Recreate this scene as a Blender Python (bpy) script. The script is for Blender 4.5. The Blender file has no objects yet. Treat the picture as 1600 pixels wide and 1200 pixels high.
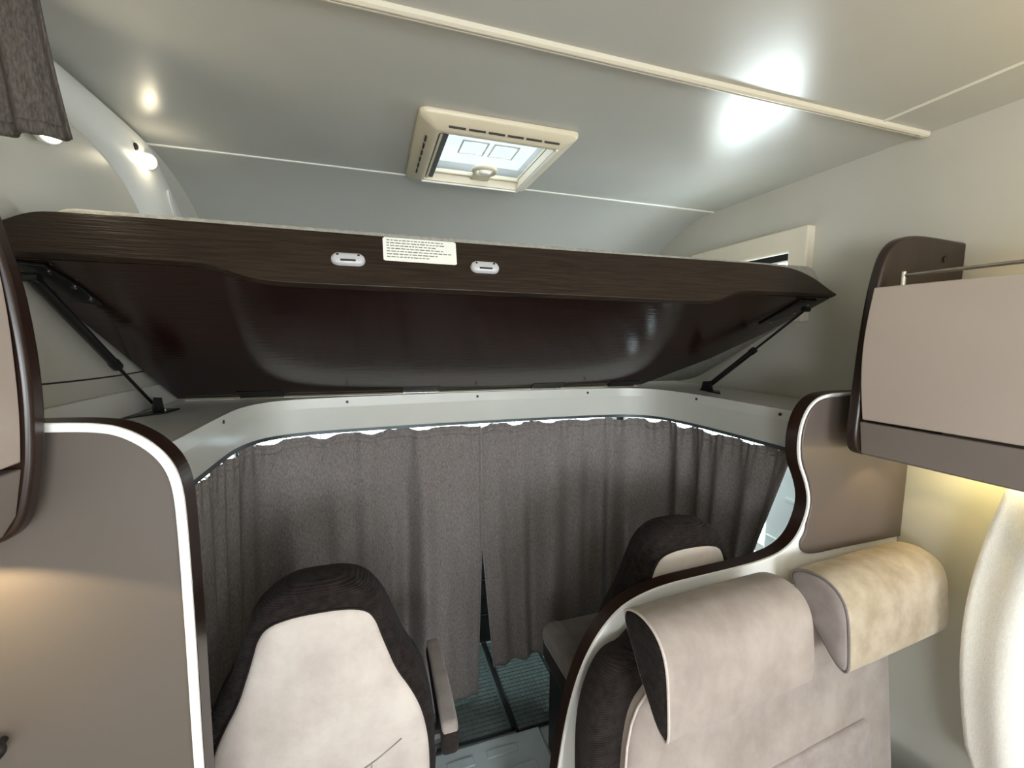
import bpy, bmesh, math, random
from mathutils import Vector, Matrix
random.seed(7)
D = bpy.data
SC = bpy.context.scene
COL = SC.collection

# ------------------------------------------------------------------ camera, world, exposure
ZO = 1.56                      # eye height above the floor; all coordinates below are relative to the eye
F = 671.0                      # focal length in pixels of the 1600 x 1200 frame
RX = Vector((0.9506791634, 0.0262542211, -0.3090628482))      # world x, y, z in camera axes
RY = Vector((-0.3101071922, 0.1014316093, -0.9452751758))
RZ = Vector((0.0065312786, 0.9944960254, 0.1045705403))
cam = D.objects.new('camera', D.cameras.new('camera'))
COL.objects.link(cam)
cam.data.sensor_width = 36.0
cam.data.lens = F / 1600 * 36
cam.data.clip_start = 0.02
m3 = Matrix((RX, RY, RZ))
cam.matrix_world = Matrix.Translation((0, 0, ZO)) @ m3.to_4x4()
SC.camera = cam

wd = D.worlds.new('sky'); SC.world = wd; wd.use_nodes = True
bgn = wd.node_tree.nodes['Background']
bgn.inputs[0].default_value = (0.86, 0.95, 1.0, 1); bgn.inputs[1].default_value = 11.0
SC.view_settings.view_transform = 'Standard'
SC.view_settings.look = 'None'
SC.view_settings.exposure = 0.0
SC.view_settings.gamma = 1.0
SC.view_settings.use_curve_mapping = False

def area(name, loc, target, sx, sy, power, color=(1, 1, 1)):
    l = D.lights.new(name, 'AREA'); l.shape = 'RECTANGLE'; l.size = sx; l.size_y = sy
    l.energy = power; l.color = color
    o = D.objects.new(name, l); COL.objects.link(o)
    o.location = (loc[0], loc[1], loc[2] + ZO)
    d = Vector(target) - Vector(loc)
    o.rotation_euler = d.to_track_quat('-Z', 'Y').to_euler()
    return o
DAY = (0.93, 0.97, 1.0)
# daylight entering by the openings of the living area behind the viewer
area('daylight_back_window', (0.45, -2.68, -0.25), (0.45, 0, -0.25), 1.30, 0.72, 49, DAY)
area('daylight_roof_hatch', (0.45, -0.95, 0.66), (0.45, -0.95, 0), 0.66, 0.46, 2, DAY)
area('daylight_entrance', (1.62, -1.55, -0.5), (0, -1.55, -0.5), 0.60, 1.7, 18, DAY)
area('added_left_light', (-0.73, -1.35, -0.30), (0, -1.35, -0.30), 0.80, 0.46, 26, DAY)  # lamp of an unseen added window, brightens the right side
area('daylight_alcove_window', (1.62, 1.495, 0.23), (0, 1.495, 0.23), 0.44, 0.21, 9, DAY)
area('daylight_alcove_hatch', (0.375, 1.445, 0.80), (0.375, 1.445, 0), 0.34, 0.34, 13, DAY)

# ------------------------------------------------------------------ materials
def lin(h):
    h = h.lstrip('#'); r = [int(h[i:i+2], 16) / 255 for i in (0, 2, 4)]
    return tuple((c / 12.92 if c <= .04045 else ((c + .055) / 1.055) ** 2.4) for c in r) + (1,)

def mat(name, col, rough=.5, metal=0, spec=.5, col2=None, scale=(8, 8, 8), detail=4, nrough=.55, ramp=(.35, .65),
        bump=0, bscale=None, sheen=0, coat=0, alpha=1, trans=0, emit=None, estr=0, subs=0):
    m = D.materials.new(name); m.use_nodes = True
    nt = m.node_tree; N = nt.nodes; L = nt.links
    b = N['Principled BSDF']
    c = lin(col) if isinstance(col, str) else tuple(col) + (1,)
    b.inputs['Base Color'].default_value = c
    b.inputs['Roughness'].default_value = rough
    b.inputs['Metallic'].default_value = metal
    b.inputs['Specular IOR Level'].default_value = spec
    b.inputs['Sheen Weight'].default_value = sheen
    b.inputs['Coat Weight'].default_value = coat
    b.inputs['Transmission Weight'].default_value = trans
    if emit:
        b.inputs['Emission Color'].default_value = tuple(emit) + (1,); b.inputs['Emission Strength'].default_value = estr
    if col2 or bump:
        tc = N.new('ShaderNodeTexCoord'); mp = N.new('ShaderNodeMapping'); mp.inputs['Scale'].default_value = scale
        L.new(tc.outputs['Object'], mp.inputs['Vector'])
        nz = N.new('ShaderNodeTexNoise'); nz.inputs['Scale'].default_value = 1; nz.inputs['Detail'].default_value = detail
        nz.inputs['Roughness'].default_value = nrough
        L.new(mp.outputs[0], nz.inputs['Vector'])
        if col2:
            rp = N.new('ShaderNodeValToRGB')
            rp.color_ramp.elements[0].position = ramp[0]; rp.color_ramp.elements[1].position = ramp[1]
            rp.color_ramp.elements[0].color = c
            rp.color_ramp.elements[1].color = lin(col2)
            L.new(nz.outputs['Fac'], rp.inputs['Fac']); L.new(rp.outputs[0], b.inputs['Base Color'])
        if bump:
            src = nz.outputs['Fac']
            if bscale:
                mp2 = N.new('ShaderNodeMapping'); mp2.inputs['Scale'].default_value = bscale
                L.new(tc.outputs['Object'], mp2.inputs['Vector'])
                n2 = N.new('ShaderNodeTexNoise'); n2.inputs['Scale'].default_value = 1; n2.inputs['Detail'].default_value = 3
                L.new(mp2.outputs[0], n2.inputs['Vector']); src = n2.outputs['Fac']
            bp = N.new('ShaderNodeBump'); bp.inputs['Strength'].default_value = bump; bp.inputs['Distance'].default_value = .004
            L.new(src, bp.inputs['Height']); L.new(bp.outputs[0], b.inputs['Normal'])
    return m

def ribbed(name, col, col2, axis_scale):
    m = mat(name, col, rough=.9, col2=col2, scale=(60, 60, 60), sheen=.04, spec=.1)
    nt = m.node_tree; N = nt.nodes; L = nt.links; b = N['Principled BSDF']
    tc = N.new('ShaderNodeTexCoord'); w = N.new('ShaderNodeTexWave'); w.wave_type = 'BANDS'; w.bands_direction = 'Z'
    w.inputs['Scale'].default_value = axis_scale; w.inputs['Distortion'].default_value = .6; w.inputs['Detail Scale'].default_value = 3
    L.new(tc.outputs['Object'], w.inputs['Vector'])
    bp = N.new('ShaderNodeBump'); bp.inputs['Strength'].default_value = .6; bp.inputs['Distance'].default_value = .003
    L.new(w.outputs['Fac'], bp.inputs['Height']); L.new(bp.outputs[0], b.inputs['Normal'])
    return m

def curtain_mat(name, col, col2, translucent=0.0):
    m = mat(name, col, rough=.95, spec=.1, col2=col2, scale=(320, 320, 90), detail=3, ramp=(.3, .7), bump=.35, bscale=(500, 500, 420))
    if translucent:
        nt = m.node_tree; N = nt.nodes; L = nt.links
        out = N['Material Output']; b = N['Principled BSDF']
        t = N.new('ShaderNodeBsdfTranslucent'); t.inputs[0].default_value = lin(col2)
        mx = N.new('ShaderNodeMixShader'); mx.inputs[0].default_value = translucent
        L.new(b.outputs[0], mx.inputs[1]); L.new(t.outputs[0], mx.inputs[2]); L.new(mx.outputs[0], out.inputs[0])
    return m

M = {}
M['wall'] = mat('satin_wall_panel', '#bdbab0', .38, col2='#c1beb5', scale=(3, 3, 3), bump=.03, bscale=(300, 300, 300))
M['ceil'] = mat('satin_ceiling_panel', '#b1b1ab', .27, spec=.6, col2='#b5b5b0', scale=(3, 3, 3), bump=.02, bscale=(220, 220, 220))
M['seam'] = mat('pale_seam_strip', '#dcdad2', .35)
M['mould'] = mat('white_moulding', '#e2e1dc', .3)
M['track'] = mat('cream_track', '#c4bfb0', .4)
M['cream'] = mat('cream_plastic', '#cdc4ad', .35, col2='#d2c9b3', scale=(5, 5, 5))
M['cream_frame'] = mat('cream_window_frame', '#d3c9b8', .4, col2='#d8cfbf', scale=(5, 5, 5))
M['white'] = mat('white_plastic', '#efeeea', .3)
M['latch'] = mat('pale_grey_plastic', '#b9b9bd', .3)
M['bead'] = mat('white_edge_bead', '#f4f3ef', .35)
M['wood'] = mat('dark_wood_grain', '#19110c', .42, col2='#36291d', scale=(9, 160, 230), detail=6, nrough=.6, ramp=(.35, .72), bump=.25, bscale=(14, 160, 260), spec=.35)
M['wood_under'] = mat('dark_wood_gloss', '#170c09', .16, col2='#2a1813', scale=(4, 90, 90), detail=6, nrough=.6, ramp=(.35, .75), bump=.12, bscale=(10, 160, 160), spec=.5)
M['edge'] = mat('dark_brown_edging', '#21140e', .3, col2='#2b1b14', scale=(40, 40, 6), spec=.5)
M['taupe'] = mat('taupe_laminate', '#585049', .45, col2='#5a524c', scale=(4, 4, 4))
M['inset'] = mat('brown_laminate', '#5c514b', .42, col2='#5f544e', scale=(4, 4, 4))
M['door'] = mat('beige_satin_door', '#afa196', .32, col2='#b2a499', scale=(3, 3, 3), spec=.4)
M['fascia'] = mat('taupe_fascia', '#766c66', .4, col2='#796f69', scale=(3, 3, 3))
M['black'] = mat('black_metal', '#0d0d0e', .35, spec=.5, col2='#141415', scale=(60, 60, 60))
M['chrome'] = mat('brushed_steel', '#b9b6b0', .25, metal=1, col2='#a8a59f', scale=(200, 20, 20))
M['rail'] = mat('dark_rail', '#3a4346', .35, metal=.3, col2='#434c4f', scale=(20, 20, 20))
M['shelf'] = mat('grey_shelf_laminate', '#d6d5d2', .28, col2='#dad9d6', scale=(6, 6, 6))
M['cornice'] = mat('pale_cornice', '#c3c3bb', .32, col2='#c9c9c2', scale=(3, 3, 3))
M['curtain'] = curtain_mat('grey_curtain', '#6b6461', '#908986')
M['curtain_hang'] = curtain_mat('grey_alcove_curtain', '#3d3835', '#585350')
M['pale_curtain'] = curtain_mat('white_curtain', '#e9e6dc', '#f4f2ea', .06)
M['suede'] = mat('beige_suede', '#b8aca4', .9, spec=.12, col2='#cdc3bb', scale=(9, 9, 8), detail=8, nrough=.62, ramp=(.36, .66), bump=.3, bscale=(26, 26, 22), sheen=.2)
M['suede_bench'] = mat('bench_suede', '#8d817a', .9, spec=.12, col2='#a2978f', scale=(9, 9, 8), detail=8, nrough=.62, ramp=(.36, .66), bump=.3, bscale=(26, 26, 22), sheen=.2)
M['suede_tan'] = mat('tan_suede', '#9a8b76', .9, spec=.12, col2='#b7aa98', scale=(11, 11, 11), detail=8, nrough=.62, ramp=(.36, .66), bump=.3, bscale=(26, 26, 22), sheen=.2)
M['suede_grey'] = mat('grey_brown_suede', '#8b7f7b', .9, spec=.15, col2='#9b908c', scale=(20, 20, 20), detail=5, bump=.2, bscale=(40, 40, 40), sheen=.3)
M['suede_dark'] = mat('dark_taupe_suede', '#6c6460', .9, spec=.15, col2='#7a726d', scale=(20, 20, 20), detail=5, bump=.2, bscale=(40, 40, 40), sheen=.25)
M['rib'] = ribbed('dark_ribbed_fabric', '#1d1716', '#2c2523', 70)
M['darkfab'] = mat('dark_woven_fabric', '#211b1a', .92, spec=.1, col2='#2f2826', scale=(260, 260, 260), bump=.3, bscale=(420, 420, 420), sheen=.05)
M['piping'] = mat('pale_piping', '#b9aea6', .7, col2='#c4b9b1', scale=(80, 80, 80))
M['mattress'] = mat('grey_mattress_cloth', '#9d9b94', .9, spec=.1, col2='#b1afa8', scale=(90, 90, 90), bump=.25, bscale=(200, 200, 200))
M['bluegrey'] = mat('blue_grey_painted_metal', '#c2cdce', .33, col2='#b3c0c2', scale=(9, 9, 9), detail=6, spec=.5)
M['rubber'] = mat('dark_green_rubber', '#566462', .34, col2='#66736f', scale=(30, 30, 30))
M['blackplastic'] = mat('black_plastic', '#101213', .5, col2='#181a1b', scale=(30, 30, 30))
M['paledoor'] = mat('pale_cab_trim', '#d5dcd9', .4, col2='#dde3e0', scale=(4, 4, 4))
M['floor'] = mat('wood_vinyl_floor', '#6f5a47', .4, col2='#85705b', scale=(40, 3, 3), detail=5)
M['paper'] = mat('white_sticker', '#eeeee6', .5)
M['ink'] = mat('grey_ink', '#6b6b66', .6)
M['slot'] = mat('dark_slot', '#2a2724', .6)
M['hatch'] = mat('dark_hatch_lining', '#4b4f50', .5, col2='#55595a', scale=(10, 10, 10))
M['lampglass'] = mat('lit_lamp_lens', '#fff6dc', .3, emit=(1, .93, .74), estr=7)
M['ledglass'] = mat('lit_led_strip', '#ffe9a8', .3, emit=(1, .80, .38), estr=5)

def thin_glass(name, tint, mixf, rough=.05):
    m = D.materials.new(name); m.use_nodes = True
    nt = m.node_tree; N = nt.nodes; L = nt.links; out = N['Material Output']; N.remove(N['Principled BSDF'])
    t = N.new('ShaderNodeBsdfTransparent'); t.inputs[0].default_value = tint
    g = N.new('ShaderNodeBsdfGlossy'); g.inputs['Roughness'].default_value = rough
    mx = N.new('ShaderNodeMixShader'); mx.inputs[0].default_value = mixf
    L.new(t.outputs[0], mx.inputs[1]); L.new(g.outputs[0], mx.inputs[2]); L.new(mx.outputs[0], out.inputs[0])
    return m
M['tint'] = thin_glass('dimming_window_glass', (.40, .42, .42, 1), .06)  # grey tint added to dim the daylight through the dinette pane
M['glass'] = thin_glass('window_glass', (.92, .96, .96, 1), .06)
def milky(name):
    m = D.materials.new(name); m.use_nodes = True
    nt = m.node_tree; N = nt.nodes; L = nt.links; out = N['Material Output']; N.remove(N['Principled BSDF'])
    t = N.new('ShaderNodeBsdfTransparent'); t.inputs[0].default_value = (.22, .235, .24, 1)
    g = N.new('ShaderNodeBsdfGlossy'); g.inputs['Roughness'].default_value = .1
    tc = N.new('ShaderNodeTexCoord'); nz = N.new('ShaderNodeTexNoise'); nz.inputs['Scale'].default_value = 9
    L.new(tc.outputs['Object'], nz.inputs['Vector'])
    rp = N.new('ShaderNodeValToRGB'); rp.color_ramp.elements[0].color = (.085, .096, .10, 1); rp.color_ramp.elements[1].color = (.115, .12, .12, 1)
    L.new(nz.outputs['Fac'], rp.inputs[0]); L.new(rp.outputs[0], t.inputs[0])
    mx = N.new('ShaderNodeMixShader'); mx.inputs[0].default_value = .05
    L.new(t.outputs[0], mx.inputs[1]); L.new(g.outputs[0], mx.inputs[2]); L.new(mx.outputs[0], out.inputs[0])
    return m
M['milky'] = milky('smoked_hatch_dome')

# ------------------------------------------------------------------ geometry helpers (relative to the eye)
def ray(u, v):
    c = Vector((u - 800, 600 - v, -F)); return Vector((RX.dot(c), RY.dot(c), RZ.dot(c)))
def at_y(u, v, y): r = ray(u, v); return r * (y / r.y)
def at_x(u, v, x): r = ray(u, v); return r * (x / r.x)
def at_z(u, v, z): r = ray(u, v); return r * (z / r.z)

def join(*gs):
    V = []; Fc = []
    for v, f in gs:
        o = len(V); V += [tuple(p) for p in v]; Fc += [tuple(i + o for i in q) for q in f]
    return V, Fc
def box(x0, x1, y0, y1, z0, z1):
    v = [(x, y, z) for x in (x0, x1) for y in (y0, y1) for z in (z0, z1)]
    return v, [(0, 1, 3, 2), (4, 6, 7, 5), (0, 4, 5, 1), (2, 3, 7, 6), (0, 2, 6, 4), (1, 5, 7, 3)]
def prism(pts, axis, a0, a1):
    """polygon of 2-D points extruded along an axis ('x': pts are (y,z); 'y': (x,z); 'z': (x,y))"""
    def P(p, a): return {'x': (a, p[0], p[1]), 'y': (p[0], a, p[1]), 'z': (p[0], p[1], a)}[axis]
    n = len(pts)
    v = [P(p, a0) for p in pts] + [P(p, a1) for p in pts]
    f = [tuple(range(n)), tuple(range(2 * n - 1, n - 1, -1))] + [(i, (i + 1) % n, n + (i + 1) % n, n + i) for i in range(n)]
    return v, f
def tube(path, r, n=8, closed=False, cap=True):
    path = [Vector(p) for p in path]; V = []; Fc = []; m = len(path)
    prev = None
    for i, p in enumerate(path):
        a = path[(i - 1) % m] if (closed or i > 0) else p
        b = path[(i + 1) % m] if (closed or i < m - 1) else p
        t = (b - a).normalized()
        if prev is None:
            up = Vector((0, 0, 1)) if abs(t.z) < .9 else Vector((1, 0, 0))
            s = t.cross(up).normalized()
        else:
            s = (prev - t * prev.dot(t)).normalized()
        prev = s; w = s.cross(t)
        rr = r[i] if isinstance(r, (list, tuple)) else r
        for k in range(n):
            an = 2 * math.pi * k / n
            V.append(p + s * (rr * math.cos(an)) + w * (rr * math.sin(an)))
    seg = m if closed else m - 1
    for i in range(seg):
        for k in range(n):
            j = (i + 1) % m
            Fc.append((i * n + k, i * n + (k + 1) % n, j * n + (k + 1) % n, j * n + k))
    if cap and not closed:
        Fc.append(tuple(range(n))[::-1]); Fc.append(tuple((m - 1) * n + k for k in range(n)))
    return V, Fc
def cyl(p0, p1, r, n=20): return tube([p0, p1], r, n)
def grid(fn, nu, nv):
    V = [fn(i / nu, j / nv) for i in range(nu + 1) for j in range(nv + 1)]
    return V, [(i * (nv + 1) + j, (i + 1) * (nv + 1) + j, (i + 1) * (nv + 1) + j + 1, i * (nv + 1) + j + 1) for i in range(nu) for j in range(nv)]
def chaikin(pts, it=2, closed=True):
    pts = [Vector(p) for p in pts]
    for _ in range(it):
        q = []; n = len(pts)
        if not closed: q.append(pts[0])
        for i in range(n if closed else n - 1):
            a, b = pts[i], pts[(i + 1) % n]
            q += [a * .75 + b * .25, a * .25 + b * .75]
        if not closed: q.append(pts[-1])
        pts = q
    return pts
def loft(rings, cap0=True, cap1=True):
    n = len(rings[0]); V = [p for r in rings for p in r]; Fc = []
    for i in range(len(rings) - 1):
        for k in range(n):
            Fc.append((i * n + k, i * n + (k + 1) % n, (i + 1) * n + (k + 1) % n, (i + 1) * n + k))
    if cap0: Fc.append(tuple(range(n))[::-1])
    if cap1: Fc.append(tuple((len(rings) - 1) * n + k for k in range(n)))
    return V, Fc
def pillow(outline, prof, bulge=.01, yfun=None):
    """outline (x,z) ring, prof list of (inset, y) from the far side to the near side; the near face domes towards -y"""
    pts = [Vector(p) for p in outline]; n = len(pts)
    cx = sum(p.x for p in pts) / n; cz = sum(p.y for p in pts) / n
    nor = []
    area2 = sum(pts[i].x * pts[(i + 1) % n].y - pts[(i + 1) % n].x * pts[i].y for i in range(n))
    sg = 1 if area2 > 0 else -1
    for i in range(n):
        t = (pts[(i + 1) % n] - pts[i - 1]).normalized(); nor.append(Vector((-t.y, t.x)) * sg)
    rings = []
    Y = yfun or (lambda x, z: 0)
    for ins, y in prof:
        rings.append([(p.x + q.x * ins, y + Y(p.x, p.y), p.y + q.y * ins) for p, q in zip(pts, nor)])
    last_ins, last_y = prof[-1]
    for k in (.8, .55, .3, .1):
        rings.append([(cx + (p.x + q.x * last_ins - cx) * k, last_y - bulge * (1 - k * k) + Y(p.x, p.y) * k + Y(cx, cz) * (1 - k),
                       cz + (p.y + q.y * last_ins - cz) * k) for p, q in zip(pts, nor)])
    return loft(rings)

WLOC = {}
def obj(name, geo, m, parent=None, bevel=0, smooth=False, seg=2, solid=0, flip=True, sub=0):
    V, Fc = geo
    V = [Vector((p[0], p[1], p[2] + ZO)) for p in V]
    lo = Vector([min(p[i] for p in V) for i in range(3)]); hi = Vector([max(p[i] for p in V) for i in range(3)])
    org = (lo + hi) / 2
    if parent is None: org.z = lo.z
    me = D.meshes.new(name); me.from_pydata([p - org for p in V], [], Fc); me.update()
    bm = bmesh.new(); bm.from_mesh(me)
    bmesh.ops.recalc_face_normals(bm, faces=bm.faces); bm.to_mesh(me); bm.free()
    me.materials.append(M[m] if isinstance(m, str) else m)
    if smooth:
        for p in me.polygons: p.use_smooth = True
    o = D.objects.new(name, me); COL.objects.link(o)
    WLOC[o] = org
    if parent is not None:
        o.parent = parent; o.location = org - WLOC[parent]
    else:
        o.location = org
    if sub:
        s = o.modifiers.new('sub', 'SUBSURF'); s.levels = sub; s.render_levels = sub
    if solid:
        s = o.modifiers.new('solid', 'SOLIDIFY'); s.thickness = solid; s.offset = 0
    if bevel:
        b = o.modifiers.new('bevel', 'BEVEL'); b.width = bevel; b.segments = seg; b.limit_method = 'ANGLE'; b.angle_limit = math.radians(40)
        for p in me.polygons: p.use_smooth = True
        me.set_sharp_from_angle(angle=math.radians(35)) if hasattr(me, 'set_sharp_from_angle') else None
    elif smooth and smooth != 'all':
        me.set_sharp_from_angle(angle=math.radians(50)) if hasattr(me, 'set_sharp_from_angle') else None
    return o
def thing(name, label, cat, loc, group=None):
    o = D.objects.new(name, None); COL.objects.link(o); o.empty_display_size = .05
    o.location = (loc[0], loc[1], loc[2] + ZO); WLOC[o] = Vector(o.location)
    tag(o, label, cat, group); return o
def tag(o, label=None, cat=None, group=None, kind=None):
    if label: o['label'] = label
    if cat: o['category'] = cat
    if group: o['group'] = group
    if kind: o['kind'] = kind
    return o
def struct(name, geo, m, label=None, parent=None, **k):
    o = obj(name, geo, m, parent, **k)
    if parent is None: o['kind'] = 'structure'
    if label: o['label'] = label
    return o

# ------------------------------------------------------------------ the shell
FL = -1.56; CE = 0.60; XL = -0.65; XR = 1.55; YB = -2.60; YS = 1.70
T = 0.04
struct('floor', box(XL - T, XR + T, YB - T, 0.86, FL - .04, FL), 'floor', 'brown wood-look floor of the living area')
struct('floor_cab', box(XL - T, XR + T, 0.86, 2.62, FL - .04, FL), 'bluegrey', 'blue-grey painted metal cab floor')

def wall_x(name, x0, x1, ys, zs, holes, m, label):
    """wall slab normal to x as quads around rectangular holes"""
    ys = sorted(set(ys + [h[0] for h in holes] + [h[1] for h in holes]))
    zs = sorted(set(zs + [h[2] for h in holes] + [h[3] for h in holes]))
    gs = []
    for i in range(len(ys) - 1):
        for j in range(len(zs) - 1):
            cy = (ys[i] + ys[i + 1]) / 2; cz = (zs[j] + zs[j + 1]) / 2
            if any(h[0] < cy < h[1] and h[2] < cz < h[3] for h in holes): continue
            gs.append(box(x0, x1, ys[i], ys[i + 1], zs[j], zs[j + 1]))
    v, f = join(*gs)
    return struct(name, weld(v, f), m, label)
def weld(v, f):
    bm = bmesh.new(); vs = [bm.verts.new(p) for p in v]
    for q in f:
        try: bm.faces.new([vs[i] for i in q])
        except ValueError: pass
    bmesh.ops.remove_doubles(bm, verts=bm.verts, dist=1e-5)
    seen = {}
    for fc in list(bm.faces):
        key = tuple(sorted(x.index for x in fc.verts)) if False else tuple(sorted(tuple(round(c, 4) for c in x.co) for x in fc.verts))
        seen.setdefault(key, []).append(fc)
    for k, l in seen.items():
        if len(l) > 1: bmesh.ops.delete(bm, geom=l, context='FACES_ONLY')
    bm.verts.index_update()
    V = [tuple(x.co) for x in bm.verts]; Fc = [tuple(x.index for x in fc.verts) for fc in bm.faces]
    bm.free(); return V, Fc

AW = (1.27, 1.72, 0.125, 0.335)        # alcove window opening (y0,y1,z0,z1)
DW = (-0.50, 0.36, -0.90, -0.36)      # dinette window
CW = (1.30, 2.05, -0.86, -0.36)       # cab side window
ADDED_W = (-1.75, -0.95, -0.53, -0.07)     # unseen window opening added on the left to light the right side
ENT = (-1.86, -1.24, -1.40, 0.35)     # glazed entrance on the right
wall_x('wall_right', XR, XR + T, [YB - T, 2.62], [FL, CE + .04], [AW, DW, CW, ENT], 'wall', 'pale satin right wall panel')
wall_x('wall_left', XL - T, XL, [YB - T, 2.62], [FL, CE + .04], [CW, ADDED_W], 'wall', 'pale satin left wall panel')
bw = (-0.22, 1.12, -0.62, 0.12)
v, f = join(box(XL, bw[0], YB - T, YB, FL, CE), box(bw[1], XR, YB - T, YB, FL, CE), box(bw[0], bw[1], YB - T, YB, FL, bw[2]), box(bw[0], bw[1], YB - T, YB, bw[3], CE))
struct('wall_back', weld(v, f), 'wall', 'pale rear wall with wide window')
struct('window_4', join(box(bw[0] - .03, bw[1] + .03, YB, YB + .02, bw[2] - .03, bw[2]), box(bw[0] - .03, bw[1] + .03, YB, YB + .02, bw[3], bw[3] + .03),
       box(bw[0] - .03, bw[0], YB, YB + .02, bw[2], bw[3]), box(bw[1], bw[1] + .03, YB, YB + .02, bw[2], bw[3])), 'cream_frame', 'cream frame of the rear window')

# ceiling: flat slab with openings for the roof hatches, then the curved nose over the alcove
H1 = (0.205, 0.545, 1.275, 1.615)
H2 = (0.12, 0.78, -1.18, -0.72)
def slab(x0, x1, y0, y1, holes, z0, z1):
    xs = sorted({x0, x1, *[h[0] for h in holes], *[h[1] for h in holes]}); ys = sorted({y0, y1, *[h[2] for h in holes], *[h[3] for h in holes]})
    gs = []
    for i in range(len(xs) - 1):
        for j in range(len(ys) - 1):
            cx = (xs[i] + xs[i + 1]) / 2; cy = (ys[j] + ys[j + 1]) / 2
            if any(h[0] < cx < h[1] and h[2] < cy < h[3] for h in holes): continue
            gs.append(box(xs[i], xs[i + 1], ys[j], ys[j + 1], z0, z1))
    return weld(*join(*gs))
struct('ceiling', slab(XL - T, XR + T, YB - T, YS, [H1, H2], CE, CE + .035), 'ceil', 'pale grey satin ceiling')
nose = [(YS, CE), (1.80, .590), (1.92, .562), (2.04, .515), (2.16, .445), (2.28, .350), (2.38, .235), (2.45, .10), (2.48, -.05), (2.48, -.24)]
nose = [(p.x, p.y) for p in chaikin([(a, b) for a, b in nose], 2, False)]
outer = [(a + .035 * (.3 + .7 * i / len(nose)), b + .035 * (1 - .6 * i / len(nose))) for i, (a, b) in enumerate(nose)]
struct('wall_front', prism(nose + outer[::-1], 'x', XL - T, XR + T), 'ceil', 'curved pale nose panel over the sleeping alcove', smooth=True)
struct('trim_1', prism([(YS - .006, CE), (YS + .006, CE), (YS + .004, CE - .0035), (YS - .004, CE - .0035)], 'x', XL, XR), 'seam', 'pale joint strip across the alcove ceiling')
struct('trim_2', box(1.345, 1.353, -.60, .872, CE - .003, CE), 'seam', 'pale joint strip along the right side of the ceiling')
# cab shell ahead of the curtains
struct('wall_cab_front', join(box(XL, XR, 2.55, 2.60, FL, -0.95), box(XL, -.60, 2.40, 2.55, -.95, -.24), box(1.50, XR, 2.40, 2.55, -.95, -.24)), 'blackplastic', 'dark bulkhead ahead of the cab')
dash = thing('dashboard', 'black dashboard seen through the slit between the grey curtains', 'dashboard', (.45, 2.3, FL))
obj('dash_top', prism([(2.05, -.95), (2.10, -.86), (2.54, -.82), (2.54, -1.15), (2.12, -1.2)], 'x', -.58, 1.48), 'blackplastic', dash, bevel=.015)
obj('centre_console', prism([(1.95, -1.0), (2.2, -.93), (2.2, FL), (2.0, FL)], 'x', .2, .75), 'blackplastic', dash, bevel=.015)
for k in range(4):
    obj('vent_slat', box(.28, .68, 1.942 + k * .011, 1.975 + k * .011, -1.09 - .1 * k, -1.085 - .1 * k), 'chrome', dash)
ws = struct('window_5', prism([(2.50, -.82), (2.506, -.82), (2.506, -.25), (2.50, -.25)], 'x', -.60, 1.50), 'glass', 'clear windscreen behind the curtains')
for nm, xx, lb in (('window_6', XR + .015, 'clear right cab side window'), ('window_7', XL - .02, 'clear left cab side window')):
    struct(nm, box(xx, xx + .005, CW[0], CW[1], CW[2], CW[3]), 'glass', lb)

# right cab door trim seen past the end of the curtain
dt = struct('door_1', prism([(0.90, -.40), (1.29, -.40), (1.29, -.88), (1.60, -.95), (1.60, -1.5), (.90, -1.5)], 'x', 1.515, 1.548), 'paledoor', 'pale mint cab door trim beside the right curtain', bevel=.012)
struct('pull_recess', box(1.505, 1.516, .98, 1.20, -.62, -.60), 'paledoor', parent=dt, bevel=.004)
struct('trim_ridge', box(1.503, 1.516, .95, 1.27, -.80, -.78), 'paledoor', parent=dt, bevel=.004)

# windows of the living area
def frame_x(name, x0, x1, hole, bw_, m, label, bevel=.006):
    y0, y1, z0, z1 = hole; a = bw_
    def rr(x, e):
        return [(x, y, z) for y, z in ((y0 - a[0] * e, z0 - a[2] * e), (y1 + a[1] * e, z0 - a[2] * e), (y1 + a[1] * e, z1 + a[3] * e), (y0 - a[0] * e, z1 + a[3] * e))]
    rs = [rr(x1, 1), rr(x0, 1), rr(x0, 0), rr(x1, 0)]
    V, Fc = loft(rs + [rs[0]], False, False)
    return struct(name, (V, Fc), m, label, bevel=bevel)
w1 = frame_x('window_1', 1.515, XR + .001, AW, (.075, .08, .055, .085), 'cream_frame', 'cream framed alcove window half hidden behind the raised bed')
obj('blind_cassette', box(1.530, 1.548, AW[0] + .002, AW[1] - .002, AW[3] - .028, AW[3] - .002), 'black', w1)
obj('blind_bar', box(1.526, 1.534, AW[0] + .002, AW[1] - .002, AW[3] - .036, AW[3] - .029), 'white', w1)
obj('pane', box(XR + .02, XR + .024, AW[0], AW[1], AW[2], AW[3]), 'glass', w1)
w2 = frame_x('window_2', 1.53, XR + .001, DW, (.03, .03, .03, .03), 'cream_frame', 'cream framed dinette window behind the white curtain')
obj('pane', box(XR + .02, XR + .024, DW[0], DW[1], DW[2], DW[3]), 'tint', w2)
w8 = frame_x('window_8', XL + .02, XL - .001, ADDED_W, (.03, .03, .03, .03), 'cream_frame', 'cream framed window added on the left for light, behind the viewer')
w3 = frame_x('window_3', 1.53, XR + .001, ENT, (.03, .03, .03, .03), 'cream_frame', 'cream framed glazed entrance behind the viewer')

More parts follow.
